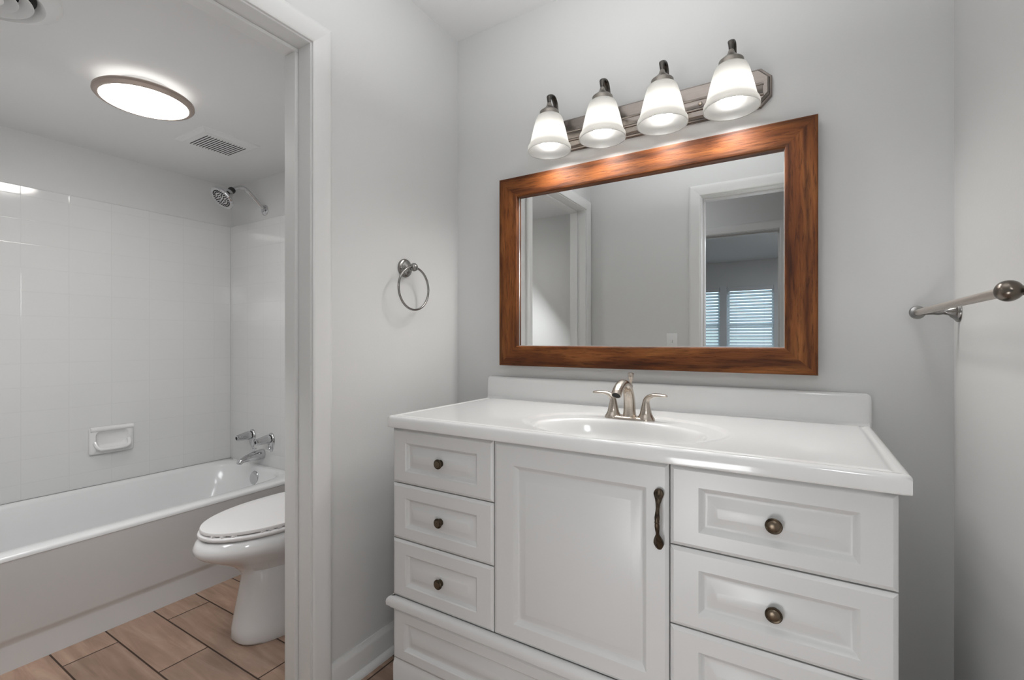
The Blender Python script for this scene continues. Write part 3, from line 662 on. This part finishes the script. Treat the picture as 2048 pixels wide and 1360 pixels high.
def knob(x, z, parent, rad, domed):
    bm = bmesh.new(); K = 0.70
    if domed:   # mushroom with a stepped rim
        pr = [(0, 0.0105), (0.004, 0.0095), (0.011, 0.009), (0.014, rad * 0.80), (0.0155, rad * 0.97), (0.0175, rad), (0.0195, rad * 0.985), (0.0205, rad * 0.90), (0.0200, rad * 0.80), (0.0195, rad * 0.72), (0.0215, rad * 0.60), (0.0232, rad * 0.40), (0.0240, rad * 0.2), (0.0242, 0)]
    else:
        pr = [(0, 0.0105), (0.003, 0.0095), (0.012, 0.0090), (0.015, rad * 0.86), (0.017, rad), (0.0205, rad), (0.0225, rad * 0.92), (0.0235, rad * 0.80), (0.0240, rad * 0.70), (0.0255, rad * 0.66), (0.0262, rad * 0.5), (0.0264, 0)]
    lathe(bm, (x, KY + 0.001, z), (0, -1, 0), [(h * K, r) for h, r in pr], 40)
    k = link('knob', bm, [bronze_m, palebronze_m], parent, smooth=35)
    k['label'] = 'dark bronze knob'
    for p in k.data.polygons:
        c = p.center; r = math.hypot(c.x + ROOT[k.name].x - x, c.z + ROOT[k.name].z - z)
        if r < rad * 0.66 and (KY - (c.y + ROOT[k.name].y)) > 0.0115: p.material_index = 1
G = 0.0016
LC1 = -0.7155; RC0 = -0.247
left = [(0.8575, 0.6853), (0.6853, 0.5105), (0.5105, 0.3285)]
for i, (zt, zb) in enumerate(left):
    zt -= G; zb += G if i < 2 else 0.002
    d = link('drawer', panel_front(KX0, LC1 - G, zb, zt, -1.044, -0.772, zb + 0.038, zt - 0.042, groove=0.010, slope=0.020), cab_m, van, smooth=25)
    d['label'] = ('narrow top left drawer', 'narrow second left drawer', 'narrow third left drawer')[i]
    knob(-0.9035, (0.769, 0.596, 0.417)[i], d, 0.0143, False)
right = [(0.8575, 0.6792), (0.6792, 0.5032), (0.5032, 0.3285)]
for i, (zt, zb) in enumerate(right):
    zt -= G; zb += G if i < 2 else 0.002
    d = link('drawer', panel_front(RC0 + G, KX1, zb, zt, -0.186, 0.096, zb + 0.036, zt - 0.042, groove=0.012, slope=0.024), cab_m, van, smooth=25)
    d['label'] = ('wide top right drawer', 'wide second right drawer', 'wide third right drawer')[i]
    knob(-0.0435, (0.764, 0.588, 0.414)[i], d, 0.0158, True)
dr = link('door', panel_front(LC1 + G, RC0 - G, 0.3305, 0.8575 - G, -0.652, -0.298, 0.374, 0.797, groove=0.012, slope=0.022), cab_m, van, smooth=25)
# bail pull with shell ends
bm = bmesh.new(); hx = -0.2675
zz = [0.668, 0.671, 0.680, 0.690, 0.700, 0.707, 0.717, 0.726, 0.7325, 0.7345, 0.7365, 0.744, 0.752, 0.762, 0.772, 0.782, 0.792, 0.800, 0.8035]
rw = [0.003, 0.0070, 0.0118, 0.0108, 0.0068, 0.0040, 0.0048, 0.0055, 0.0050, 0.0060, 0.0050, 0.0058, 0.0050, 0.0042, 0.0052, 0.0082, 0.0118, 0.0090, 0.0035]
ro = [0.006, 0.007, 0.008, 0.011, 0.017, 0.020, 0.023, 0.0245, 0.025, 0.025, 0.025, 0.0245, 0.023, 0.020, 0.017, 0.012, 0.009, 0.007, 0.006]
rd = [0.0025, 0.0045, 0.0062, 0.0062, 0.0050, 0.0038, 0.0046, 0.0052, 0.0050, 0.0058, 0.0050, 0.0052, 0.0046, 0.0038, 0.0046, 0.006, 0.0066, 0.005, 0.003]
rings = []; zz = [q - 0.003 for q in zz]
for z, a, off, b in zip(lerp_list(zz, 4), lerp_list(rw, 4), lerp_list(ro, 4), lerp_list(rd, 4)):
    flute = min(1.0, max(0.0, (abs(z - 0.735) - 0.03) / 0.02)) * 0.20
    rings.append([Vector((hx + a * math.cos(2 * PI * i / 40) * (1 - flute * 0.5 * (1 + math.cos(5 * 2 * PI * i / 40))), KY - off + b * math.sin(2 * PI * i / 40) * (1 - flute * 0.5 * (1 + math.cos(5 * 2 * PI * i / 40))), z)) for i in range(40)])
loft(bm, rings)
for z in (0.679, 0.791): lathe(bm, (hx, KY + 0.001, z), (0, -1, 0), [(0, 0.0075), (0.004, 0.006), (0.009, 0.005)], 20)
hnd = link('handle', bm, bronze_m, dr, smooth=60); hnd['label'] = 'dark bronze pull with shell ends'
# ledge moulding and base drawer, plinth
bm = bmesh.new()
def ledge_prof(): return [(0.006, 0.3275), (-0.004, 0.3275), (-0.010, 0.3245), (-0.0145, 0.318), (-0.0155, 0.310), (-0.0150, 0.300), (-0.0100, 0.2975), (-0.0065, 0.2935), (-0.0060, 0.291), (0.006, 0.291)]
loft(bm, [[Vector((KX0 + (min(p, 0)), KY + p, z)) for p, z in ledge_prof()], [Vector((KX1 - (min(p, 0)), KY + p, z)) for p, z in ledge_prof()]])
loft(bm, [[Vector((KX0 + p, KY + min(p, 0) + 0.0, z)) for p, z in ledge_prof()], [Vector((KX0 + p, YB - 0.03, z)) for p, z in ledge_prof()]])
loft(bm, [[Vector((KX1 - p, KY + min(p, 0) + 0.0, z)) for p, z in ledge_prof()], [Vector((KX1 - p, YB - 0.03, z)) for p, z in ledge_prof()]])
link('ledge_moulding', bm, cab_m, van, smooth=35)
d = link('drawer', panel_front(KX0, KX1, 0.1315, 0.2895, -1.050, 0.105, 0.166, 0.254, groove=0.010, slope=0.022), cab_m, van, smooth=25)
d['label'] = 'wide bottom drawer without a knob'
bm = bmesh.new()
loft(bm, [[Vector((x, KY + p, z)) for p, z in ((0.019, 0.0), (0.001, 0.0), (0.001, 0.112), (0.004, 0.120), (0.007, 0.1285), (0.019, 0.1285))] for x in (KX0, KX1)])
link('plinth', bm, cab_m, van, smooth=35)

# ------------------------------------------------------------------ COUNTERTOP with moulded basin
CX0, CX1, CYF, CZ, CBZ = -1.1086, 0.171, 1.0608, 0.8955, 0.8600
t = ctop = thing('countertop', 'glossy white cultured marble vanity top with moulded oval basin', 'countertop', ((CX0 + CX1) / 2, 1.35, CBZ))
BCX, BCY = -0.430, 1.238
def smooth01(x): x = max(0.0, min(1.0, x)); return x * x * (3 - 2 * x)
def deck(x, y):
    h = CZ
    e1 = math.hypot((x - BCX) / 0.292, (y - 1.283) / 0.205)          # shallow dished surround, holds the tap too
    h -= 0.0040 * smooth01((1.0 - e1) / 0.10)
    e2 = math.hypot((x - BCX) / 0.243, (y - BCY) / 0.152)
    if e2 < 1.0:
        h -= 0.128 * (1 - e2 ** 2.5) * smooth01((1 - e2) / 0.16)
    # shallow groove inside the lip
    dd = min(x - CX0, CX1 - x, y - CYF)
    if 0.014 < dd < 0.034: h -= 0.0020 * math.sin((dd - 0.014) / 0.020 * PI) ** 2
    return h
IN = 0.012
xs = [CX0 + IN + (CX1 - CX0 - 2 * IN) * i / 420 for i in range(421)]
ys = [CYF + IN + (1.625 - CYF - IN) * j / 220 for j in range(221)]
bm = bmesh.new()
gv = [[bm.verts.new((x, y, deck(x, y))) for x in xs] for y in ys]
for j in range(220):
    for i in range(420):
        bm.faces.new((gv[j][i], gv[j][i + 1], gv[j + 1][i + 1], gv[j + 1][i]))
# lip: left side, front, right side
edge = [(gv[j][0], Vector((-1, 0, 0))) for j in range(220, 0, -1)] + [(gv[0][0], Vector((-0.80, -0.80, 0)))] + [(gv[0][i], Vector((0, -1, 0))) for i in range(1, 420)] + [(gv[0][420], Vector((0.80, -0.80, 0)))] + [(gv[j][420], Vector((1, 0, 0))) for j in range(1, 221)]
lip = [(0.003, CZ + 0.0003), (0.006, CZ - 0.0008), (0.009, CZ - 0.0030), (0.011, CZ - 0.0060), (0.012, CZ - 0.0105), (0.012, CBZ + 0.004), (0.011, CBZ + 0.001), (0.009, CBZ), (-0.03, CBZ)]
prev = [v for v, _ in edge]
for off, z in lip:
    cur = [bm.verts.new((v.co.x + n_.x * off, v.co.y + n_.y * off, z)) for v, n_ in edge]
    for i in range(len(cur) - 1): bm.faces.new((prev[i], prev[i + 1], cur[i + 1], cur[i]))
    prev = cur
deck_o = link('deck', bm, marble_m, ctop, smooth=60)
# backsplash with coved foot and rounded upper corners
bm = bmesh.new(); BZ = 0.9846; BX_0, BX_1 = CX0 + 0.0, CX1 - 0.0
out = []
r = 0.014
for i in range(7): a = math.radians(180 - 15 * i); out.append((BX_0 + r + r * math.cos(a), BZ - r + r * math.sin(a)))
for i in range(7): a = math.radians(90 - 15 * i); out.append((BX_1 - r + r * math.cos(a), BZ - r + r * math.sin(a)))
out = [(BX_0, 0.868)] + out + [(BX_1, 0.868)]
def bs(k, y): 
    mx = (BX_0 + BX_1) / 2
    return [Vector((p + (k if p < mx else -k), y, q - (k if q > 0.9 else 0))) for p, q in out]
loft(bm, [bs(0, YB - 0.0005), bs(0, 1.6265), bs(0.0015, 1.6225), bs(0.004, 1.6200), bs(0.009, 1.6188)], True, True)
cove = [Vector((0, 1.6195, CZ + 0.010)), Vector((0, 1.6185, CZ + 0.0055)), Vector((0, 1.6155, CZ + 0.0015)), Vector((0, 1.6115, CZ - 0.0002)), Vector((0, 1.6115, CZ - 0.01)), Vector((0, 1.63, CZ - 0.01)), Vector((0, 1.63, CZ + 0.010))]
loft(bm, [[Vector((BX_0 + 0.006, p.y, p.z)) for p in cove], [Vector((BX_1 - 0.006, p.y, p.z)) for p in cove]])
link('backsplash', bm, marble_m, ctop, smooth=40)
link('drain', lathe(bmesh.new(), (BCX, BCY, deck(BCX, BCY) + 0.0004), (0, 0, 1), [(0, 0.026), (0.003, 0.025), (0.003, 0.019), (0.001, 0.018), (0.006, 0.014), (0.008, 0.0)], 32), nickel_m, ctop, smooth=40)

# ------------------------------------------------------------------ FAUCET
FXc, FY, FZ = -0.446, 1.424, CZ - 0.0040
t = fau = thing('faucet', 'brushed nickel two handle faucet on the vanity top', 'faucet', (FXc, FY, FZ))
def oval(hx, hy, z, n=56, p=2.6): 
    return [Vector((FXc + hx * math.copysign(abs(math.cos(2 * PI * i / n)) ** (2 / p), math.cos(2 * PI * i / n)), FY + hy * math.copysign(abs(math.sin(2 * PI * i / n)) ** (2 / p), math.sin(2 * PI * i / n)), z)) for i in range(n)]
link('base_plate', loft(bmesh.new(), [oval(0.0775, 0.027, FZ - 0.003), oval(0.0775, 0.027, FZ + 0.003), oval(0.075, 0.0255, FZ + 0.0060), oval(0.066, 0.020, FZ + 0.0090), oval(0.04, 0.012, FZ + 0.0100)]), nickel_m, fau, smooth=50)
P_ = [(FXc, FY + 0.004, FZ + 0.002), (FXc, FY + 0.003, FZ + 0.014), (FXc, FY + 0.002, FZ + 0.045), (FXc, FY - 0.008, FZ + 0.080), (FXc, FY - 0.032, FZ + 0.104), (FXc, FY - 0.064, FZ + 0.112), (FXc, FY - 0.096, FZ + 0.104), (FXc, FY - 0.114, FZ + 0.091), (FXc, FY - 0.121, FZ + 0.083)]
pts = spline(P_, 7)
sp = link('spout', tube(bmesh.new(), pts, lerp_list([0.0250, 0.0195, 0.0176, 0.0160, 0.0150, 0.0146, 0.0145, 0.0146, 0.0146], 7), 28, up=(1, 0, 0), ry=lerp_list([0.025, 0.0195, 0.0175, 0.0155, 0.0135, 0.0125, 0.0130, 0.0140, 0.0146], 7)), nickel_m, fau, smooth=60)
dirn = (pts[-1] - pts[-3]).normalized()
link('aerator', lathe(bmesh.new(), pts[-1] - dirn * 0.002, dirn, [(0, 0.0120), (0.0028, 0.0120), (0.0028, 0.0)], 24), dark_m, sp)
for s in (-1, 1):
    hx = FXc + s * 0.0508
    bm = lathe(bmesh.new(), (hx, FY, FZ), (0, 0, 1), [(0.003, 0.0265), (0.006, 0.0255), (0.012, 0.0215), (0.017, 0.0190), (0.0185, 0.0180), (0.030, 0.0155), (0.045, 0.0120), (0.052, 0.0108)], 36)
    h = link('handle', bm, nickel_m, fau, smooth=40)
    L = [(hx, FY, FZ + 0.050), (hx + s * 0.002, FY, FZ + 0.060), (hx + s * 0.009, FY - 0.001, FZ + 0.069), (hx + s * 0.022, FY - 0.002, FZ + 0.0755), (hx + s * 0.040, FY - 0.004, FZ + 0.0775), (hx + s * 0.056, FY - 0.006, FZ + 0.0765), (hx + s * 0.064, FY - 0.007, FZ + 0.0755)]
    bm = tube(bmesh.new(), spline(L, 6), lerp_list([0.0108, 0.0096, 0.0092, 0.0100, 0.0110, 0.0098, 0.0050], 6), 24, up=(0, 1, 0), ry=lerp_list([0.0108, 0.0096, 0.0078, 0.0060, 0.0050, 0.0042, 0.0024], 6))
    link('lever', bm, nickel_m, h, smooth=60)
link('lift_rod', lathe(bmesh.new(), (FXc - 0.004, FY + 0.028, FZ + 0.005), (0, 0, 1), [(0, 0.004), (0.082, 0.004), (0.086, 0.0062), (0.094, 0.0062), (0.098, 0.0045), (0.110, 0.0056), (0.120, 0.0080), (0.131, 0.0086), (0.1335, 0.0076), (0.134, 0.0)], 24), nickel_m, fau, smooth=50)

# ------------------------------------------------------------------ MIRROR
t = mir = thing('wall_mirror', 'wall mirror in a wide reddish brown wood frame above the vanity', 'mirror', (-0.492, YB, 1.032))
ox0, ox1, oz0, oz1 = -1.0295, 0.0455, 1.0321, 1.7742
ix0, ix1, iz0, iz1 = -0.9477, -0.0373, 1.1100, 1.6954
YF, YG, YK = 1.590, 1.6105, 1.634
def member(o0, o1, i0, i1, horiz):
    """mitred rail: o0, o1 outer corners and i0, i1 inner corners (x, z)"""
    def P(a, b, k): return (a[0] + (b[0] - a[0]) * k, a[1] + (b[1] - a[1]) * k)
    # across stations k from outer to inner, y height
    st = [(0.0, YK), (0.0, YF + 0.003), (0.022, YF + 0.0006), (0.05, YF), (0.90, YF + 0.0008), (0.96, YF + 0.0018), (0.99, YF + 0.0040), (1.0, YF + 0.0070), (1.0, YK)]
    bm = bmesh.new()
    loft(bm, [[Vector((P(o0, i0, k)[0], y, P(o0, i0, k)[1])) for k, y in st], [Vector((P(o1, i1, k)[0], y, P(o1, i1, k)[1])) for k, y in st]])
    return bm
OTL, OTR, OBL, OBR = (ox0, oz1), (ox1, oz1), (ox0, oz0), (ox1, oz0)
ITL, ITR, IBL, IBR = (ix0, iz1), (ix1, iz1), (ix0, iz0), (ix1, iz0)
for nm, a, b, c, d, hz in (('top_rail', OTL, OTR, ITL, ITR, True), ('bottom_rail', OBL, OBR, IBL, IBR, True), ('side_rail', OTL, OBL, ITL, IBL, False), ('side_rail', OTR, OBR, ITR, IBR, False)):
    link(nm, member(a, b, c, d, hz), woodx_m if hz else woodz_m, mir)
link('mirror_glass', B(ix0 - 0.004, ix1 + 0.004, YG, YG + 0.004, iz0 - 0.004, iz1 + 0.004), mirror_m, mir)
bm = bmesh.new()
for a0, a1, b0, b1 in ((ix0 + 0.0002, ix1 - 0.0002, iz0 + 0.0002, iz0 + 0.0026), (ix0 + 0.0002, ix0 + 0.0022, iz0 + 0.0026, iz1 - 0.0002), (ix1 - 0.0020, ix1 - 0.0002, iz0 + 0.0026, iz1 - 0.0002)):
    box(bm, a0, a1, YG - 0.0012, YG - 0.0002, b0, b1)
link('bevel_glint_strips', bm, bevelglint_m, mir)  # bevelled edge with its reflection drawn in as pale strips
link('backing_board', B(ox0 + 0.02, ox1 - 0.02, YK - 0.006, YB, oz0 + 0.02, oz1 - 0.02), simple('backing', (0.1, 0.07, 0.05, 1), 0.8), mir)

# ------------------------------------------------------------------ VANITY LIGHT
t = vl = thing('vanity_light', 'nickel bar light with four frosted glass shades above the mirror', 'wall light', (-0.47, YB, 1.905))
px0, px1, pz0, pz1 = -0.872, -0.0705, 1.8445, 1.9640
def octo(k, y, ch=0.030):
    a, b, c, d = px0 + k, px1 - k, pz0 + k, pz1 - k; q = ch - k * 0.41
    return [Vector((x, y, z)) for x, z in ((a + q, c), (b - q, c), (b, c + q), (b, d - q), (b - q, d), (a + q, d), (a, d - q), (a, c + q))]
bm = bmesh.new()
loft(bm, [octo(0, YB), octo(0, YB - 0.010), octo(0.0015, YB - 0.0125), octo(0.006, YB - 0.0135), octo(0.0095, YB - 0.0245), octo(0.012, YB - 0.0265)])
link('back_plate', bm, plate_m, vl, smooth=25)
bm = bmesh.new(); zc_ = 1.893
for h, hh in ((0.016, 0.0018), (-0.016, 0.0018)):
    tube(bm, [(px0 + 0.022, YB - 0.027, zc_ + h), (px1 - 0.022, YB - 0.027, zc_ + h)], 0.0042, 12)
box(bm, px0 + 0.024, px1 - 0.024, YB - 0.0295, YB - 0.026, zc_ - 0.012, zc_ + 0.012, bev=0.001)
link('raised_rib', bm, plate_m, vl, smooth=40)
for x in (-0.272, -0.668):
    link('finial_screw', lathe(bmesh.new(), (x, YB - 0.028, 1.893), (0, -1, 0), [(0, 0.006), (0.004, 0.006), (0.007, 0.0045), (0.0085, 0.0)], 20), nickel_m, vl, smooth=50)
LAMPS = [-0.772, -0.571, -0.372, -0.172]
LYc = 1.527
for lx in LAMPS:
    # strap arm: from the plate up and over, down into the cap
    A = [(lx, YB - 0.024, 1.912), (lx, YB - 0.040, 1.918), (lx, YB - 0.050, 1.945), (lx, YB - 0.055, 1.980), (lx, YB - 0.064, 2.008), (lx, YB - 0.080, 2.0215), (lx, YB - 0.098, 2.022), (lx, LYc - 0.002, 2.014), (lx, LYc - 0.004, 2.002), (lx, LYc, 1.990)]
    am = link('arm', tube(bmesh.new(), spline(A, 5), lerp_list([0.010, 0.010, 0.0095, 0.009, 0.0095, 0.0105, 0.0105, 0.0095, 0.0075, 0.0065], 5), 16, up=(1, 0, 0), ry=lerp_list([0.003, 0.003, 0.003, 0.003, 0.0035, 0.004, 0.0045, 0.0050, 0.0055, 0.006], 5)), armd_m, vl, smooth=60)
    link('socket_cap', lathe(bmesh.new(), (lx, LYc, 1.991), (0, 0, -1), [(0, 0.006), (0.004, 0.0080), (0.011, 0.0100), (0.018, 0.0150), (0.025, 0.0235), (0.0305, 0.0305), (0.033, 0.0335), (0.0345, 0.0345), (0.050, 0.0350), (0.052, 0.030)], 40), arm_m, am, smooth=40)
    # bell shade, open below, with a banded rim
    o_ = [(1.943, 0.0330), (1.942, 0.0385), (1.939, 0.0430), (1.933, 0.0465), (1.920, 0.0508), (1.895, 0.0575), (1.865, 0.0645), (1.842, 0.0700), (1.838, 0.0715), (1.834, 0.0750), (1.830, 0.0768), (1.817, 0.0782), (1.815, 0.0775)]
    i_ = [(1.8155, 0.0752), (1.828, 0.0738), (1.834, 0.0705), (1.842, 0.0667), (1.865, 0.0612), (1.895, 0.0542), (1.920, 0.0474), (1.932, 0.0432), (1.938, 0.036), (1.939, 0.030)]
    bm = lathe(bmesh.new(), (lx, LYc, 0), (0, 0, 1), [(z, r_) for z, r_ in o_ + i_], 56, False, False)
    sh = link('glass_shade', bm, shade_m, vl, smooth=50); sh['label'] = 'frosted white bell glass shade, lit'
    bp = [(1.8585 + 0.0325 * math.cos(math.radians(a)), 0.0325 * math.sin(math.radians(a))) for a in range(24, 181, 12)]
    bl = link('bulb', lathe(bmesh.new(), (lx, LYc, 0), (0, 0, 1), bp, 32, True, False), bulb_m, sh, smooth=60); bl['label'] = 'glowing round bulb'
    dl = bpy.data.lights.new('bulb_downlight', 'SPOT'); dl.energy = 5.6; dl.spot_size = math.radians(158); dl.spot_blend = 1.0; dl.shadow_soft_size = 0.04; dl.color = (1, 0.975, 0.945)
    do = bpy.data.objects.new('bulb_downlight', dl); COL.objects.link(do); do.location = (lx, LYc, 1.812)
    link('bulb_base', lathe(bmesh.new(), (lx, LYc, 0), (0, 0, 1), [(1.940, 0.0), (1.939, 0.013), (1.918, 0.0135), (1.905, 0.0145), (1.8895, 0.0135)], 24, False, False), plastic_m, sh, smooth=50)

# ------------------------------------------------------------------ TOWEL RING
RY, RZ = 1.314, 1.405
t = thing('towel_ring', 'satin nickel towel ring on the left wall', 'towel ring', (XL, RY, RZ))
link('wall_mount', lathe(bmesh.new(), (XL, RY, RZ), (1, 0, 0), [(0, 0.0345), (0.005, 0.0350), (0.009, 0.0325), (0.0105, 0.0270), (0.012, 0.0255), (0.016, 0.0250), (0.020, 0.0205), (0.022, 0.0140), (0.028, 0.0095), (0.036, 0.0095), (0.040, 0.0130), (0.047, 0.0158), (0.055, 0.0145), (0.061, 0.0085), (0.063, 0.0)], 40), satin_m, t, smooth=40)
rc = Vector((XL + 0.049, RY, RZ - 0.0795)); bm = bmesh.new(); n = 72; rings = []
tl = math.radians(3)
for i in range(n):
    a = 2 * PI * i / n; dv = Vector((math.sin(tl) * -math.cos(a) * 0.0, math.sin(a), math.cos(a)))
    rings.append([rc + dv * (0.0795 + 0.0041 * math.cos(2 * PI * k / 14)) + Vector((1, 0, 0)) * 0.0041 * math.sin(2 * PI * k / 14) for k in range(14)])
rings.append(rings[0])
loft(bm, rings, False, False); bmesh.ops.remove_doubles(bm, verts=bm.verts[:], dist=1e-5)
link('ring', bm, satin_m, t, smooth=80)

# ------------------------------------------------------------------ TOWEL BAR
bxr, bz = 0.262, 1.2045
t = thing('towel_bar', 'nickel towel bar with dark rounded ends on the right wall', 'towel bar', (XR, 1.28, bz))
y1_, y0_ = 1.592, 0.972
link('bar', tube(bmesh.new(), [(bxr, y0_ - 0.004, bz), (bxr, y1_ + 0.002, bz)], 0.0078, 24), barm_m, t, smooth=60)
for yy, sgn in ((y1_, 1), (y0_, -1)):
    bm = lathe(bmesh.new(), (XR, yy, bz), (-1, 0, 0), [(0, 0.027), (0.004, 0.027), (0.008, 0.0225), (0.010, 0.019), (0.016, 0.0150), (0.020, 0.0095), (0.030, 0.0070), (0.040, 0.0082), (0.050, 0.0068), (0.066, 0.0072), (XR - bxr, 0.0085)], 36)
    p = link('wall_post', bm, knobend_m if sgn < 0 else satin_m, t, smooth=50)
    pr = [(-0.016, 0.0078), (-0.014, 0.0105), (-0.008, 0.0142), (0, 0.0158), (0.008, 0.0150), (0.015, 0.0118), (0.020, 0.006), (0.0212, 0.0)] if sgn < 0 else [(-0.004, 0.0080), (-0.003, 0.0160), (0.004, 0.0175), (0.011, 0.0150), (0.016, 0.008), (0.018, 0.0)]
    link('end_knob', lathe(bmesh.new(), (bxr, yy, bz), (0, sgn, 0), pr, 32), knobend_m if sgn < 0 else satin_m, p, smooth=60)

# ------------------------------------------------------------------ LIGHT SWITCH (seen in the mirror)
t = thing('light_switch', 'white toggle light switch beside the entry doorway, seen in the mirror', 'light switch', (-0.709, YO, 1.12))
link('cover_plate', B(-0.744, -0.674, YO, YO + 0.006, 1.062, 1.178, bev=0.003), plastic_m, t, smooth=40)
link('toggle', B(-0.7135, -0.7045, YO + 0.005, YO + 0.018, 1.115, 1.135, bev=0.002), plastic_m, t, smooth=40)
